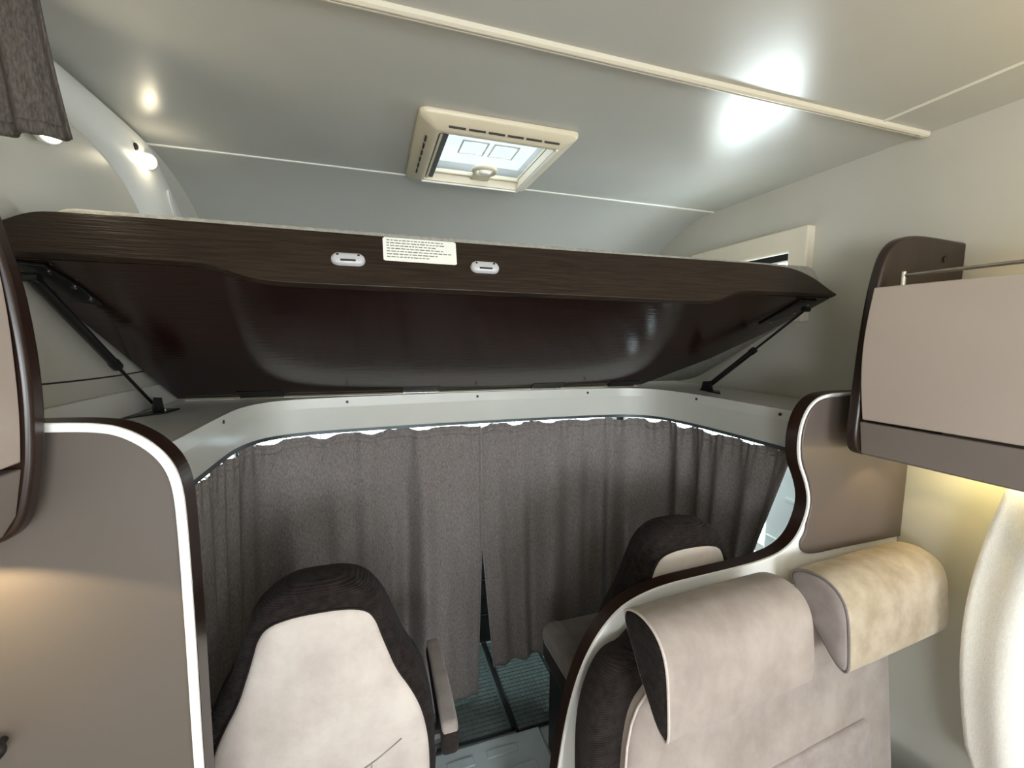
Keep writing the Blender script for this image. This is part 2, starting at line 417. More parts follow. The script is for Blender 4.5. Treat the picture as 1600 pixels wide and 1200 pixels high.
# left wall: corner moulding with reading lamps, skirting board and a panel joint
mo_top = [(0.90, .590), (1.20, .592), (1.50, .594), (1.66, .590), (1.71, .566), (1.745, .535), (1.80, .505), (1.86, .460), (1.92, .400), (1.98, .31), (2.03, .2)]
mo_bot = [(0.90, .500), (1.20, .497), (1.34, .490), (1.45, .470), (1.53, .435), (1.60, .385), (1.66, .32), (1.71, .24), (1.75, .15), (1.78, .05), (1.80, -.05)]
tp = chaikin(mo_top, 2, False); bt = chaikin(mo_bot, 2, False)
rings = []
for a, b in zip(tp, bt):
    r = []
    for s, x in ((0, 0.0), (.03, .016), (.12, .026), (.5, .030), (.82, .024), (.95, .010), (1, 0)):
        p = a.lerp(b, s); r.append((XL + x, p.x, p.y))
    rings.append(r)
mo = struct('trim_3', loft(rings), 'mould', 'white corner moulding along the left side of the alcove', smooth=True)
pit = at_x(262, 318, XL + .03)
def ellipse_slot(c, ry, rz, x0, x1, rot=0, n=24):
    pts = []
    for k in range(n):
        a = 2 * math.pi * k / n; y = ry * math.cos(a); z = rz * math.sin(a)
        pts.append((c.y + y * math.cos(rot) - z * math.sin(rot), c.z + y * math.sin(rot) + z * math.cos(rot)))
    return prism(pts, 'x', x0, x1)
q = at_x(270, 322, XL + .031)
struct('recess', ellipse_slot(q, .012, .05, XL + .024, XL + .0315, .5), 'shelf', parent=mo)
struct('trim_4', box(XL, XL + .012, .78, 2.0, -.218, -.150), 'shelf', 'grey brown skirting at the foot of the left alcove wall', bevel=.003)
lp = [(XL + .0005, y, -.075 - .03 * math.sin((y - .7) * 2.2)) for y in [.7 + .05 * k for k in range(20)]]
struct('trim_5', tube(lp, .0022, 6), 'slot', 'thin curved joint line on the left alcove wall')

def reading_lamp(px, py, label, lit, r=.022, power=.24, spot=False):
    c = at_x(px, py, XL + .034); n = Vector((.74, -.62, -.26)).normalized()
    t = thing('reading_lamp', label, 'lamp', tuple(c))
    obj('socket', tube([c - n * .030, c - n * .004], [r * .9, r * 1.12], 28), 'mould', t, smooth=True)
    obj('bezel', tube([c - n * .005, c, c + n * .004], [r * 1.12, r * 1.10, r * .95], 28), 'white', t, smooth=True)
    obj('lens', tube([c + n * .003, c + n * .007, c + n * .009], [r * .86, r * .74, r * .45], 28), 'lampglass' if lit else 'white', t, smooth=True)
    if lit:
        l = D.lights.new('reading_lamp_light', 'SPOT' if spot else 'POINT'); l.energy = power; l.color = (1, .88, .62); l.shadow_soft_size = .015
        lo = D.objects.new('reading_lamp_light', l); COL.objects.link(lo); lo.parent = t; lo.location = n * .038
        if spot:
            l.spot_size = math.radians(150); l.spot_blend = .6; lo.location = n * .012
            lo.rotation_euler = n.to_track_quat('-Z', 'Y').to_euler()
    return t
reading_lamp(232, 252, 'small round lit reading lamp in the white corner moulding', True)
reading_lamp(77, 207, 'round lit lamp peeping out below the hanging grey curtain', True, .022, 3.0, True)
c = at_x(212, 229, XL + .031)
sw = thing('lamp_switch', 'small dark push button beside the lit reading lamp', 'switch', (XL + .03, c.y, c.z))
obj('bezel', loft([[(x, c.y + r * math.cos(2 * math.pi * k / 20), c.z + r * math.sin(2 * math.pi * k / 20)) for k in range(20)] for x, r in ((XL + .024, .0105), (XL + .0335, .0095))]), 'slot', sw, smooth=True)
obj('button', loft([[(x, c.y + r * math.cos(2 * math.pi * k / 20), c.z + r * math.sin(2 * math.pi * k / 20)) for k in range(20)] for x, r in ((XL + .033, .007), (XL + .0355, .006))]), 'blackplastic', sw, smooth=True)

# ------------------------------------------------------------------ roof hatch
hx0, hx1, hy0, hy1 = .135, .597, 1.195, 1.695
sk = thing('roof_hatch', 'cream framed square roof hatch with bright smoked dome in the ceiling', 'skylight', ((hx0 + hx1) / 2, (hy0 + hy1) / 2, .56))
def rect_ring(x0, x1, y0, y1, z, r, n=4):
    pts = []
    for cx, cy, a0 in ((x1 - r, y1 - r, 0), (x0 + r, y1 - r, 90), (x0 + r, y0 + r, 180), (x1 - r, y0 + r, 270)):
        for k in range(n + 1):
            a = math.radians(a0 + 90 * k / n); pts.append((cx + r * math.cos(a), cy + r * math.sin(a), z))
    return pts
fr = [rect_ring(hx0, hx1, hy0, hy1, CE - .0005, .022), rect_ring(hx0, hx1, hy0, hy1, CE - .010, .022), rect_ring(hx0 + .004, hx1 - .004, hy0 + .004, hy1 - .004, CE - .015, .02),
      rect_ring(.178, .556, 1.236, 1.640, CE - .034, .012), rect_ring(.186, .548, 1.244, 1.632, CE - .036, .010), rect_ring(.194, .540, 1.256, 1.622, CE - .034, .008), rect_ring(.205, .545, 1.275, 1.615, CE - .0005, .008)]
obj('frame', loft(fr, False, False), 'cream', sk, smooth=True)
for nm, g in (('frame_bead', join(box(.186, .548, 1.626, 1.634, CE - .0405, CE - .035), box(.541, .549, 1.244, 1.634, CE - .0405, CE - .035))),):
    obj(nm, g, 'white', sk, bevel=.002)
H0 = CE
lin_g = join(box(.200, .207, 1.27, 1.62, H0 - .03, H0 + .008), box(.543, .550, 1.27, 1.62, H0 - .0, H0 + .008), box(.20, .55, 1.268, 1.275, H0 - .0, H0 + .008), box(.20, .55, 1.615, 1.622, H0 - .0, H0 + .008))
obj('well_lining', lin_g, 'cream', sk)
obj('blind_cassette', box(.2075, .225, 1.276, 1.614, CE - .028, CE + .004), 'hatch', sk, bevel=.003)
dome = grid(lambda u, v: (.20 + .35 * u, 1.27 + .35 * v, CE + .006 + .02 * (1 - (2 * u - 1) ** 6) * (1 - (2 * v - 1) ** 6)), 20, 20)
obj('dome', dome, 'milky', sk, smooth='all')
for k, (xa, xb) in enumerate(((.285, .365), (.385, .465))):
    obj('dome_rib', tube([(xa, 1.36, CE + .003), (xa, 1.45, CE + .003), (xb, 1.45, CE + .003), (xb, 1.36, CE + .003)], .0035, 6, closed=True), 'mould', sk)
obj('lower_bar', box(.207, .543, 1.602, 1.613, CE - .012, CE + .004), 'cream', sk, bevel=.004)
hc = Vector((.395, 1.530, CE - .014))
ringp = [(hc.x + .037 * math.cos(2 * math.pi * k / 28), hc.y + .037 * math.sin(2 * math.pi * k / 28), hc.z) for k in range(28)]
hd = obj('handle', tube(ringp, .0085, 10, closed=True), 'cream', sk, smooth=True)
obj('handle_stem', box(.362, .428, 1.560, 1.612, CE - .020, CE - .004), 'cream', hd, bevel=.004)
obj('handle_knob', loft([[(hc.x + r * math.cos(2 * math.pi * k / 20) * 1.0, hc.y + r * .6 * math.sin(2 * math.pi * k / 20), z) for k in range(20)] for z, r in ((hc.z + .012, .024), (hc.z - .006, .022), (hc.z - .012, .016))]), 'white', hd, smooth=True)
def frame_pt(x, y):
    return CE - .015 - .019 * min(1, max(0, min((x - hx0) / .043, (hx1 - x) / .041, (y - hy0) / .041, (hy1 - y) / .055)))
for k in range(6):                 # vent slots in the near and left rims
    x0 = .215 + k * .056
    obj('vent_slot', box(x0, x0 + .047, 1.2215, 1.2245, CE - .0315, CE - .027), 'slot', sk)
for k in range(6):
    y0 = 1.30 + k * .050
    obj('vent_slot', box(.1610, .1660, y0, y0 + .032, CE - .031, CE - .0265), 'slot', sk)

# ------------------------------------------------------------------ ceiling curtain track and the bunched alcove curtain
tr = thing('curtain_track', 'cream curtain track screwed across the ceiling', 'curtain rail', (.45, .878, CE - .016))
tprof = [(.867, CE), (.868, CE - .009), (.873, CE - .0125), (.876, CE - .0125), (.876, CE - .007), (.880, CE - .007), (.880, CE - .0125), (.883, CE - .0125), (.888, CE - .009), (.889, CE)]
obj('profile', prism(tprof, 'x', XL + .005, 1.545), 'track', tr)
obj('groove', box(XL + .005, 1.545, .8762, .8798, CE - .0075, CE - .0065), 'slot', tr)
obj('painted_shadow_line', box(XL + .005, 1.545, .889, .8925, CE - .004, CE), 'slot', tr)  # solid dark strip painted in as the line of shade along the track
for xx in (1.47, 1.515):
    obj('end_stop', box(xx, xx + .020, .8764, .8796, CE - .0128, CE - .008), 'cream', tr)
def bunch(u, v):
    x = XL + .008 + (.182 + .030 * v ** 1.6) * u
    z = CE - .018 - v * .282
    y = .878 + (.004 + .004 * v) * math.sin(u * 21 + 1.2 * v) + .003 * math.sin(u * 47 + 2)
    return (x, y, z + .003 * math.sin(u * 9) * v)
bc = obj('alcove_curtain', grid(bunch, 90, 30), 'curtain_hang', None, smooth='all', solid=.003)
tag(bc, 'short grey curtain bunched at the top left ceiling corner', 'curtain')
obj('hem', grid(lambda u, v: (lambda p: (p[0], p[1] - .0025, p[2]))(bunch(u, .93 + .065 * v)), 90, 3), 'curtain_hang', bc, smooth='all', solid=.002)

# ------------------------------------------------------------------ alcove shelf with cornice and rail
up = [(-.40, .76), (-.40, 1.05), (-.40, 1.38), (-.393, 1.50), (-.355, 1.60), (-.27, 1.655), (-.10, 1.68), (.45, 1.703), (.95, 1.688), (1.10, 1.665), (1.19, 1.60), (1.225, 1.48), (1.238, 1.32), (1.24, 1.05), (1.24, .89)]
up = [Vector(p) for p in up]
U = chaikin(up, 3, False)
def lerp_path(P, n):
    L = [0]
    for i in range(1, len(P)): L.append(L[-1] + (P[i] - P[i - 1]).length)
    out = []
    for k in range(n + 1):
        s = L[-1] * k / n; i = 0
        while i < len(L) - 2 and L[i + 1] < s: i += 1
        t = (s - L[i]) / max(1e-9, L[i + 1] - L[i]); out.append(P[i].lerp(P[i + 1], t))
    return out
U = lerp_path(U, 120)
def unorm(P, i):
    a = P[max(0, i - 1)]; b = P[min(len(P) - 1, i + 1)]; t = (b - a).normalized(); return Vector((-t.y, t.x))   # points away from the cab opening side
sh = thing('alcove_shelf', 'pale grey alcove shelf with curved cornice above the cab curtains', 'shelf', (.45, 1.6, -.36))
off = [p + unorm(U, i) * .006 for i, p in enumerate(U)]
poly = [(p.x, p.y) for p in off] + [(XR - .002, .89), (XR - .002, 2.47), (XL + .002, 2.47), (XL + .002, .76)]
obj('shelf_board', prism(poly, 'z', -.236, -.219), 'shelf', sh)
def strip(zs_off, closed=True):
    rings = []
    for i, p in enumerate(U):
        n = unorm(U, i); rings.append([(p.x + n.x * o, p.y + n.y * o, z) for o, z in zs_off])
    return loft(rings)
obj('cornice_band', strip([(-.004, -.2165), (.010, -.2165), (.010, -.252), (-.004, -.252)]), 'cornice', sh, smooth=True)
obj('cornice_face', strip([(.0, -.2525), (.012, -.2525), (.020, -.338), (.008, -.338)]), 'cornice', sh, smooth=True)
rl = obj('curtain_rail', strip([(.006, -.3385), (.022, -.3385), (.022, -.350), (.006, -.350)]), 'rail', sh, smooth=True)
for px, py in ((348, 660), (540, 627), (750, 620), (918, 613), (1087, 625), (1220, 652)):
    best = None
    for i, p in enumerate(U):                      # the point of the cornice met by that sight line
        r = ray(px, py); t = (p.x * r.x + p.y * r.y) / (r.x ** 2 + r.y ** 2)
        d = (Vector((r.x * t, r.y * t)) - p).length
        if best is None or d < best[0]: best = (d, i)
    i = best[1]; p = U[i]; n = unorm(U, i)
    z = -.234
    a = Vector((p.x - n.x * .0065, p.y - n.y * .0065, z)); b = Vector((p.x + n.x * .002, p.y + n.y * .002, z))
    obj('screw_cap', cyl(a, b, .0052, 14), 'blackplastic', sh, smooth=True)

# ------------------------------------------------------------------ raised bed base
TH = math.radians(28.3); CT, ST = math.cos(TH), math.sin(TH)
def B(x, v_, w): return (x, 1.04 + v_ * CT + w * ST, .15 - v_ * ST + w * CT)
def bprism(pts, w0, w1):                     # pts (x,v) extruded along the bed's own up direction
    n = len(pts); V = [B(p[0], p[1], w0) for p in pts] + [B(p[0], p[1], w1) for p in pts]
    return V, [tuple(range(n)), tuple(range(2 * n - 1, n - 1, -1))] + [(i, (i + 1) % n, n + (i + 1) % n, n + i) for i in range(n)]
def fprism(pts, v0, v1):                     # pts (x,w) extruded along the bed's depth
    n = len(pts); V = [B(p[0], v0, p[1]) for p in pts] + [B(p[0], v1, p[1]) for p in pts]
    return V, [tuple(range(n)), tuple(range(2 * n - 1, n - 1, -1))] + [(i, (i + 1) % n, n + (i + 1) % n, n + i) for i in range(n)]
bed = thing('bed_base', 'dark wood hinged bed base tilted up over the cab on gas struts', 'bed', (.43, 1.4, -.22))
ftop = chaikin([(-.645, .07), (-.615, .094), (-.575, .102), (-.40, .103), (.4, .100), (1.1, .107), (1.24, .106), (1.33, .099), (1.40, .068), (1.45, .020), (1.47, .006)], 2, False)
fbot = chaikin([(1.47, .002), (1.30, .002), (1.07, .000), (1.03, -.012), (.97, -.038), (.90, -.044), (.5, -.042), (-.10, -.040), (-.21, -.038), (-.27, -.020), (-.32, .0), (-.40, .002), (-.645, .002)], 2, False)
obj('front_board', fprism([(p.x, p.y) for p in ftop + fbot], 0, .018), 'wood', bed, bevel=.0015)
obj('underside_panel', bprism([(-.640, .0185), (1.462, .0185), (1.43, .245), (1.355, .478), (1.19, .755), (-.622, .755), (-.632, .24)], .0, .016), 'wood_under', bed, bevel=.001)
obj('rear_lip', box(-.60, 1.17, 1.700, 1.714, -.2155, -.2125), 'cream', bed)
for xc in (-.37, .18, .71, 1.08):
    h = obj('hinge', bprism([(xc - .07, .705), (xc + .07, .705), (xc + .07, .752), (xc - .07, .752)], -.0022, -.0002), 'black', bed)
    a = B(xc - .068, .7545, -.0045); b = B(xc + .068, .7545, -.0045)
    obj('hinge_pin', cyl(a, b, .0038, 10), 'chrome', h, smooth=True)
for xc in (-.044, .271):
    la = []
    def stadium(hw, hh, n=10):
        return [(xc + (hw - hh) + hh * math.cos(a), .0255 + hh * math.sin(a)) for a in [math.radians(-90 + 180 * k / n) for k in range(n + 1)]] + \
               [(xc - (hw - hh) + hh * math.cos(a), .0255 + hh * math.sin(a)) for a in [math.radians(90 + 180 * k / n) for k in range(n + 1)]]
    rings = []
    for hw, hh, vv in ((.0360, .0150, -.0002), (.0355, .0146, -.006), (.033, .0125, -.010), (.028, .008, -.0118), (.02, .003, -.0122)):
        rings.append([B(p[0], vv, p[1]) for p in stadium(hw, hh)])
    l_ = obj('latch', loft(rings), 'latch', bed, smooth=True); l_['label'] = 'white plastic latch on the dark front board'
    obj('latch_slot', fprism([(xc - .016, .0155), (xc + .016, .0155), (xc + .016, .0198), (xc - .016, .0198)], -.0126, -.0105), 'slot', l_)
    for sx in (-.022, .022):
        obj('latch_screw', cyl(B(xc + sx, -.0122, .0320), B(xc + sx, -.0085, .0320), .0030, 10), 'slot', l_)
st = obj('sticker', fprism([(.032, .034), (.036, .0315), (.198, .0300), (.2025, .033), (.2050, .095), (.2005, .098), (.036, .0985), (.0315, .094)], -.0012, -.0001), 'paper', bed)
st['label'] = 'white printed instruction sticker'
dash_g = []
rows = [(.9, .0905), (.9, .0825), (.78, .0745), (.85, .0665), (1.0, .0585), (.8, .0505), (.66, .0425)]
for wdt, w in rows:
    x = .040
    while x < .040 + .152 * wdt * .98:
        L = random.uniform(.004, .013); dash_g.append(fprism([(x, w - .0012), (x + L, w - .0012), (x + L, w + .0012), (x, w + .0012)], -.0016, -.0012)); x += L + .0022
tag(obj('printed_lines', join(*dash_g), 'ink', st), 'lines of tiny grey print')

mt = [rect_ring(-.628, 1.505, .024, .80, 0, .06, 6)]
def mat_ring(ins, w):
    return [B(p[0], p[1], w) for p in rect_ring(-.626 + ins, 1.500 - ins, .019 + ins * .5, .770 - ins, 0, .07, 6)]
mtr = obj('mattress', loft([mat_ring(.012, .0165), mat_ring(.0, .028), mat_ring(.0, .120), mat_ring(.004, .129), mat_ring(.018, .134)]), 'mattress', None, smooth=True)
tag(mtr, 'light grey mattress lying on the raised bed base', 'mattress')

# gas struts
def strut(name_label, x, plate, top_v, foot, thick_top, mirror):
    t = thing('gas_strut', name_label, 'strut', (foot[0], foot[1], foot[2]), 'gas struts of the bed base')
    up_ = Vector(B(x, top_v, -.022)); lo = Vector(foot) + Vector((0, 0, .030))
    mid = up_.lerp(lo, .60 if thick_top else .50)
    if thick_top:
        obj('cylinder', cyl(up_, mid, .0105, 16), 'black', t, smooth=True); obj('rod', cyl(mid, lo, .0042, 12), 'black', t, smooth=True)
        obj('collar', cyl(mid.lerp(up_, .03), mid.lerp(lo, .05), .0125, 16), 'black', t, smooth=True)
    else:
        obj('rod', cyl(up_, mid, .0042, 12), 'black', t, smooth=True); obj('cylinder', cyl(mid, lo, .0105, 16), 'black', t, smooth=True)
        obj('collar', cyl(mid.lerp(up_, .05), mid.lerp(lo, .03), .0125, 16), 'black', t, smooth=True)
    pl_ = obj('panel_bracket', bprism(plate, -.006, -.0005), 'black', t, bevel=.001)
    obj('pivot', cyl(up_ + Vector((-.012, 0, 0)), up_ + Vector((.012, 0, 0)), .009, 12), 'black', t, smooth=True)
    for p in plate[1:4]:
        c_ = Vector((sum(q_[0] for q_ in plate) / len(plate), sum(q_[1] for q_ in plate) / len(plate))); p2 = Vector(p).lerp(c_, .3)
        obj('bolt', cyl(B(p2.x, p2.y, -.0085), B(p2.x, p2.y, -.0055), .0055, 10), 'chrome', pl_, smooth=True)
    fx, fy, fz = foot
    fb = obj('foot_bracket', join(prism([(fx - .030, fy - .09), (fx + .035, fy - .02), (fx + .045, fy + .055), (fx - .005, fy + .055), (fx - .02, fy - .02)], 'z', -.2188, -.2145),
                                  prism([(fy - .03, -.215), (fy + .04, -.215), (fy + .03, -.178), (fy - .012, -.172)], 'x', fx + mirror * .010 - .002, fx + mirror * .010 + .002)), 'black', t)
    obj('foot_bolt', cyl((fx + .018, fy + .03, -.215), (fx + .018, fy + .03, -.2105), .006, 12), 'chrome', fb, smooth=True)
    return t
strut('black gas strut holding up the left end of the bed base', -.607, [(-.628, .022), (-.585, .030), (-.563, .10), (-.556, .165), (-.60, .155), (-.622, .07)], .045, (-.600, 1.475, -.2188), True, 1)
strut('black gas strut holding up the right end of the bed base', 1.385, [(1.345, .03), (1.415, .03), (1.405, .10), (1.345, .19), (1.325, .19)], .055, (1.375, 1.475, -.2188), False, -1)

# ------------------------------------------------------------------ overhead lockers
# right locker along the right wall
rc = thing('overhead_locker', 'beige fronted overhead locker with steel rail on the right wall', 'cabinet', (1.36, .2, -.30))
prof = [(1.546, .268), (1.42, .272), (1.346, .273), (1.285, .263), (1.247, .238), (1.223, .192), (1.202, .086), (1.190, -.044), (1.183, -.178), (1.179, -.246), (1.187, -.278), (1.205, -.294), (1.241, -.299), (1.546, -.299)]
pc = prof[:1] + [(p.x, p.y) for p in chaikin(prof[1:13], 2, False)] + prof[-1:]
obj('end_panel', prism(pc, 'y', .758, .784), 'edge', rc, bevel=.006, seg=3)
def front_x(z):                           # bowed front of the locker
    t = (z - .135) / (-.20 - .135); return 1.192 - .022 * math.sin(math.pi * min(1, max(0, t))) * 1.0 + .0 * t
YE = -.75
dpts = [(front_x(.132 - .332 * k / 14), .132 - .332 * k / 14) for k in range(15)]
door_poly = dpts + [(a + .018, b) for a, b in dpts[::-1]]
dr = obj('door', prism(door_poly, 'y', .12, .754), 'door', rc, bevel=.002)
obj('door', prism(door_poly, 'y', YE, .115), 'door', rc, bevel=.002)
obj('lower_fascia', prism([(1.190, -.206), (1.204, -.290), (1.222, -.292), (1.208, -.206)], 'y', YE, .7575), 'fascia', rc, bevel=.002)
obj('top_board', box(1.215, 1.546, YE, .757, .100, .116), 'door', rc)
obj('bottom_board', box(1.222, 1.546, YE, .757, -.296, -.280), 'fascia', rc)
obj('carcass_back', box(1.530, 1.547, YE, .757, -.280, .100), 'door', rc)
rail = obj('gallery_rail', cyl((1.262, .735, .163), (1.262, YE, .163), .0045, 12), 'chrome', rc, smooth=True)
for yy in (.735, .10, -.55):
    obj('rail_post', tube([(1.262, yy, .116), (1.262, yy, .172)], .0065, 12), 'chrome', rail, smooth=True)
obj('screw_cap', cyl((1.46, .7575, .218), (1.46, .755, .218), .009, 14), 'slot', rc)
# left locker
lc = thing('overhead_locker', 'beige fronted overhead locker at the left edge above the taupe partition', 'cabinet', (-.52, .3, -.26))
lprof = [(-.648, .207), (-.47, .205), (-.437, .198), (-.418, .180), (-.408, .148), (-.402, .118), (-.392, .064), (-.386, -.007), (-.385, -.075), (-.389, -.140), (-.394, -.175), (-.404, -.222), (-.420, -.246), (-.450, -.254), (-.648, -.254)]
lpc = lprof[:1] + [(p.x, p.y) for p in chaikin(lprof[1:14], 2, False)] + lprof[-1:]
obj('end_panel', prism(lpc, 'y', .655, .681), 'edge', lc, bevel=.006, seg=3)
lf = [(-.408, .185), (-.401, .148), (-.395, .10), (-.390, .03), (-.389, -.04), (-.390, -.10), (-.394, -.150)]
lf = [(p.x - .004, p.y) for p in chaikin(lf, 2, False)]
obj('door', prism(lf + [(a - .018, b) for a, b in lf[::-1]], 'y', -.05, .652), 'door', lc, bevel=.002)
obj('door', prism(lf + [(a - .018, b) for a, b in lf[::-1]], 'y', YE, -.055), 'door', lc, bevel=.002)
obj('lower_fascia', prism([(-.399, -.157), (-.409, -.215), (-.424, -.240), (-.440, -.240), (-.420, -.157)], 'y', YE, .654), 'fascia', lc, bevel=.002)
obj('bottom_board', box(-.645, -.430, YE, .654, -.252, -.238), 'fascia', lc)
obj('top_board', box(-.645, -.43, YE, .654, .185, .20), 'door', lc)
obj('carcass_back', box(-.647, -.630, YE, .654, -.238, .185), 'door', lc)

# LED lights of the lockers
def led(name, label, geo, loc, target, sx, sy, power, color, added_fill=None):
    t = thing(name, label, 'light', loc)
    obj('diffuser', geo, 'ledglass', t)
    a_ = area(name + '_light', loc, target, sx, sy, power, color); a_.location = Vector(a_.location) - WLOC[t]; a_.parent = t
    if added_fill:                                   # extra point lamp added at the strip's end to brighten the front board
        l = D.lights.new(name + '_added_fill', 'POINT'); l.energy = .07; l.color = color; l.shadow_soft_size = .012
        o = D.objects.new(name + '_added_fill', l); COL.objects.link(o); o.parent = t; o.location = Vector((added_fill[0], added_fill[1], added_fill[2] + ZO)) - WLOC[t]
    return t
led('led_strip', 'warm lit LED strip on top of the right overhead locker', box(1.470, 1.485, YE + .05, .72, .1165, .124), (1.478, .0, .128), (1.50, .0, .6), .02, 1.35, 9.0, (1, .76, .32))
led('led_strip', 'warm lit LED strip under the right overhead locker', box(1.425, 1.44, .30, .74, -.304, -.2965), (1.432, .52, -.309), (1.55, .52, -.36), .44, .02, 1.7, (1, .85, .36))
led('led_strip', 'warm lit LED strip on top of the left overhead locker', box(-.60, -.585, YE + .05, .64, .2005, .226), (-.592, .0, .230), (-.56, .05, .6), .02, 1.2, 3.0, (1, .84, .52), (-.592, .625, .245))
def downlight(label, x, y, z, power, half, blend, color):
    t = thing('downlight', label, 'lamp', (x, y, z))
    def disc(z0, z1, r0, r1, n=24):
        return loft([[(x + r * math.cos(2 * math.pi * k / n), y + r * math.sin(2 * math.pi * k / n), zz) for k in range(n)] for zz, r in ((z0, r0), (z1, r1))])
    obj('bezel', disc(z, z - .007, .032, .029), 'chrome', t, smooth=True)
    obj('lens', disc(z - .006, z - .0082, .024, .022), 'ledglass', t, smooth=True)
    l = D.lights.new('downlight_beam', 'SPOT'); l.energy = power; l.color = color; l.spot_size = 2 * half; l.spot_blend = blend; l.shadow_soft_size = .012
    o = D.objects.new('downlight_beam', l); COL.objects.link(o); o.parent = t; o.location = (0, 0, -.013)
    return t
downlight('small warm downlight under the left overhead locker', -.480, .620, -.2525, 3.4, math.radians(69), .08, (1, .78, .46))
downlight('small warm downlight under the right overhead locker', 1.365, .765, -.2965, .9, math.radians(52), .15, (1, .78, .40))

# ------------------------------------------------------------------ partitions
YP = .70
pa = thing('partition', 'tall taupe partition with white bead at the left edge beside the cab', 'partition', (-.45, YP, FL))
ppx = [(75, 662), (150, 662), (190, 668), (228, 685), (258, 708), (277, 735), (287, 770), (293, 830), (299, 910), (306, 1010), (312, 1110), (318, 1200)]
pp = [at_y(u, v, YP) for u, v in ppx]
edge2 = [(-.648, pp[0].z + .002), (-.52, pp[0].z + .001)] + [(p.x, p.z) for p in chaikin([(q.x, q.z) for q in pp], 0, False) for p in [Vector((p.x, 0, p.y))]]
edge2 = [Vector(p) for p in edge2] + [Vector((edge2[-1][0] - .002, -1.0)), Vector((edge2[-1][0] - .002, FL + .001))]
edge2 = [edge2[0]] + chaikin(edge2, 2, False)[1:]
outl = [(p.x, p.y) for p in edge2] + [(-.648, FL + .001)]
obj('board', prism(outl, 'y', YP + .002, YP + .034), 'taupe', pa)
def offset_strip(path, d0, d1, y0, y1):
    n = len(path); rings = []
    for i, p in enumerate(path):
        a = path[max(0, i - 1)]; b = path[min(n - 1, i + 1)]; t = (b - a).normalized(); q = Vector((t.y, -t.x))   # inward side of a path running left to right then down
        rings.append([(p.x + q.x * d0, y0, p.y + q.y * d0), (p.x + q.x * d1, y0, p.y + q.y * d1), (p.x + q.x * d1, y1, p.y + q.y * d1), (p.x + q.x * d0, y1, p.y + q.y * d0)])
    return loft(rings)
obj('dark_edging', offset_strip(edge2, -.002, .003, YP + .001, YP + .036), 'edge', pa)
obj('white_bead', offset_strip(edge2, -.0015, .0105, YP - .0055, YP + .0015), 'bead', pa, bevel=.0018)
kn = at_y(4, 1157, YP)
kb = thing('cabinet_knob', 'small black knob low on the taupe partition at the left edge', 'knob', (kn.x, YP, kn.z))
obj('stem', cyl((kn.x, YP + .002, kn.z), (kn.x, YP - .012, kn.z), .005, 14), 'black', kb, smooth=True)
obj('cap', loft([[(kn.x + r * math.cos(2 * math.pi * k / 22), y, kn.z + r * math.sin(2 * math.pi * k / 22)) for k in range(22)] for y, r in ((YP - .010, .009), (YP - .014, .0135), (YP - .020, .014), (YP - .024, .010))]), 'black', kb, smooth=True)

YR = .845
pr = thing('partition', 'white and brown partition with wavy dark edge behind the dinette bench', 'partition', (.95, YR, FL))
rpx = [(1405, 612), (1340, 613), (1318, 614), (1285, 617), (1265, 632), (1252, 658), (1246, 690), (1247, 722), (1258, 752), (1263, 780), (1258, 808), (1244, 840), (1222, 862), (1190, 876), (1150, 887), (1100, 899), (1045, 912), (1003, 928), (967, 950), (937, 986), (914, 1028), (897, 1075), (883, 1133), (872, 1200)]
rp_ = [at_y(u, v, YR) for u, v in rpx]
redge = [Vector((1.546, rp_[0].z + .002))] + [Vector((p.x, p.z)) for p in rp_] + [Vector((rp_[-1].x - .03, -1.25)), Vector((rp_[-1].x - .03, FL + .001))]
redge = [redge[0]] + chaikin(redge, 2, False)[1:]
obj('white_board', prism([(p.x, p.y) for p in redge] + [(1.546, FL + .001)], 'y', YR + .002, YR + .034), 'white', pr)
def offset_strip_l(path, d0, d1, y0, y1):
    n = len(path); rings = []
    for i, p in enumerate(path):
        a = path[max(0, i - 1)]; b = path[min(n - 1, i + 1)]; t = (b - a).normalized(); q = Vector((-t.y, t.x))
        rings.append([(p.x + q.x * d0, y0, p.y + q.y * d0), (p.x + q.x * d1, y0, p.y + q.y * d1), (p.x + q.x * d1, y1, p.y + q.y * d1), (p.x + q.x * d0, y1, p.y + q.y * d0)])
    return loft(rings)
obj('dark_edging', offset_strip_l(redge, -.003, .003, YR + .001, YR + .035), 'edge', pr, smooth=True)
obj('white_bead', offset_strip_l(redge, -.002, .0045, YR - .004, YR + .0015), 'bead', pr)
ins_poly = [(1.547, redge[0].y - .010)]
for i in range(1, len(redge) - 1):
    p = redge[i]; t = (redge[i + 1] - redge[i - 1]).normalized(); q = Vector((-t.y, t.x))
    if p.x > 1.46: continue
    if p.y < at_y(1258, 812, YR).z: break
    ins_poly.append((p.x + q.x * .009, p.y + q.y * .009))
tail = chaikin([ins_poly[-1]] + [(at_y(u, v, YR).x, at_y(u, v, YR).z) for u, v in ((1257, 832), (1247, 848), (1251, 863), (1270, 864), (1300, 857))], 2, False)
ins_poly += [(p.x, p.y) for p in tail[1:]] + [(1.547, at_y(1412, 833, YR).z - .003)]
obj('brown_inset', prism(ins_poly, 'y', YR - .006, YR + .0018), 'inset', pr, bevel=.002)

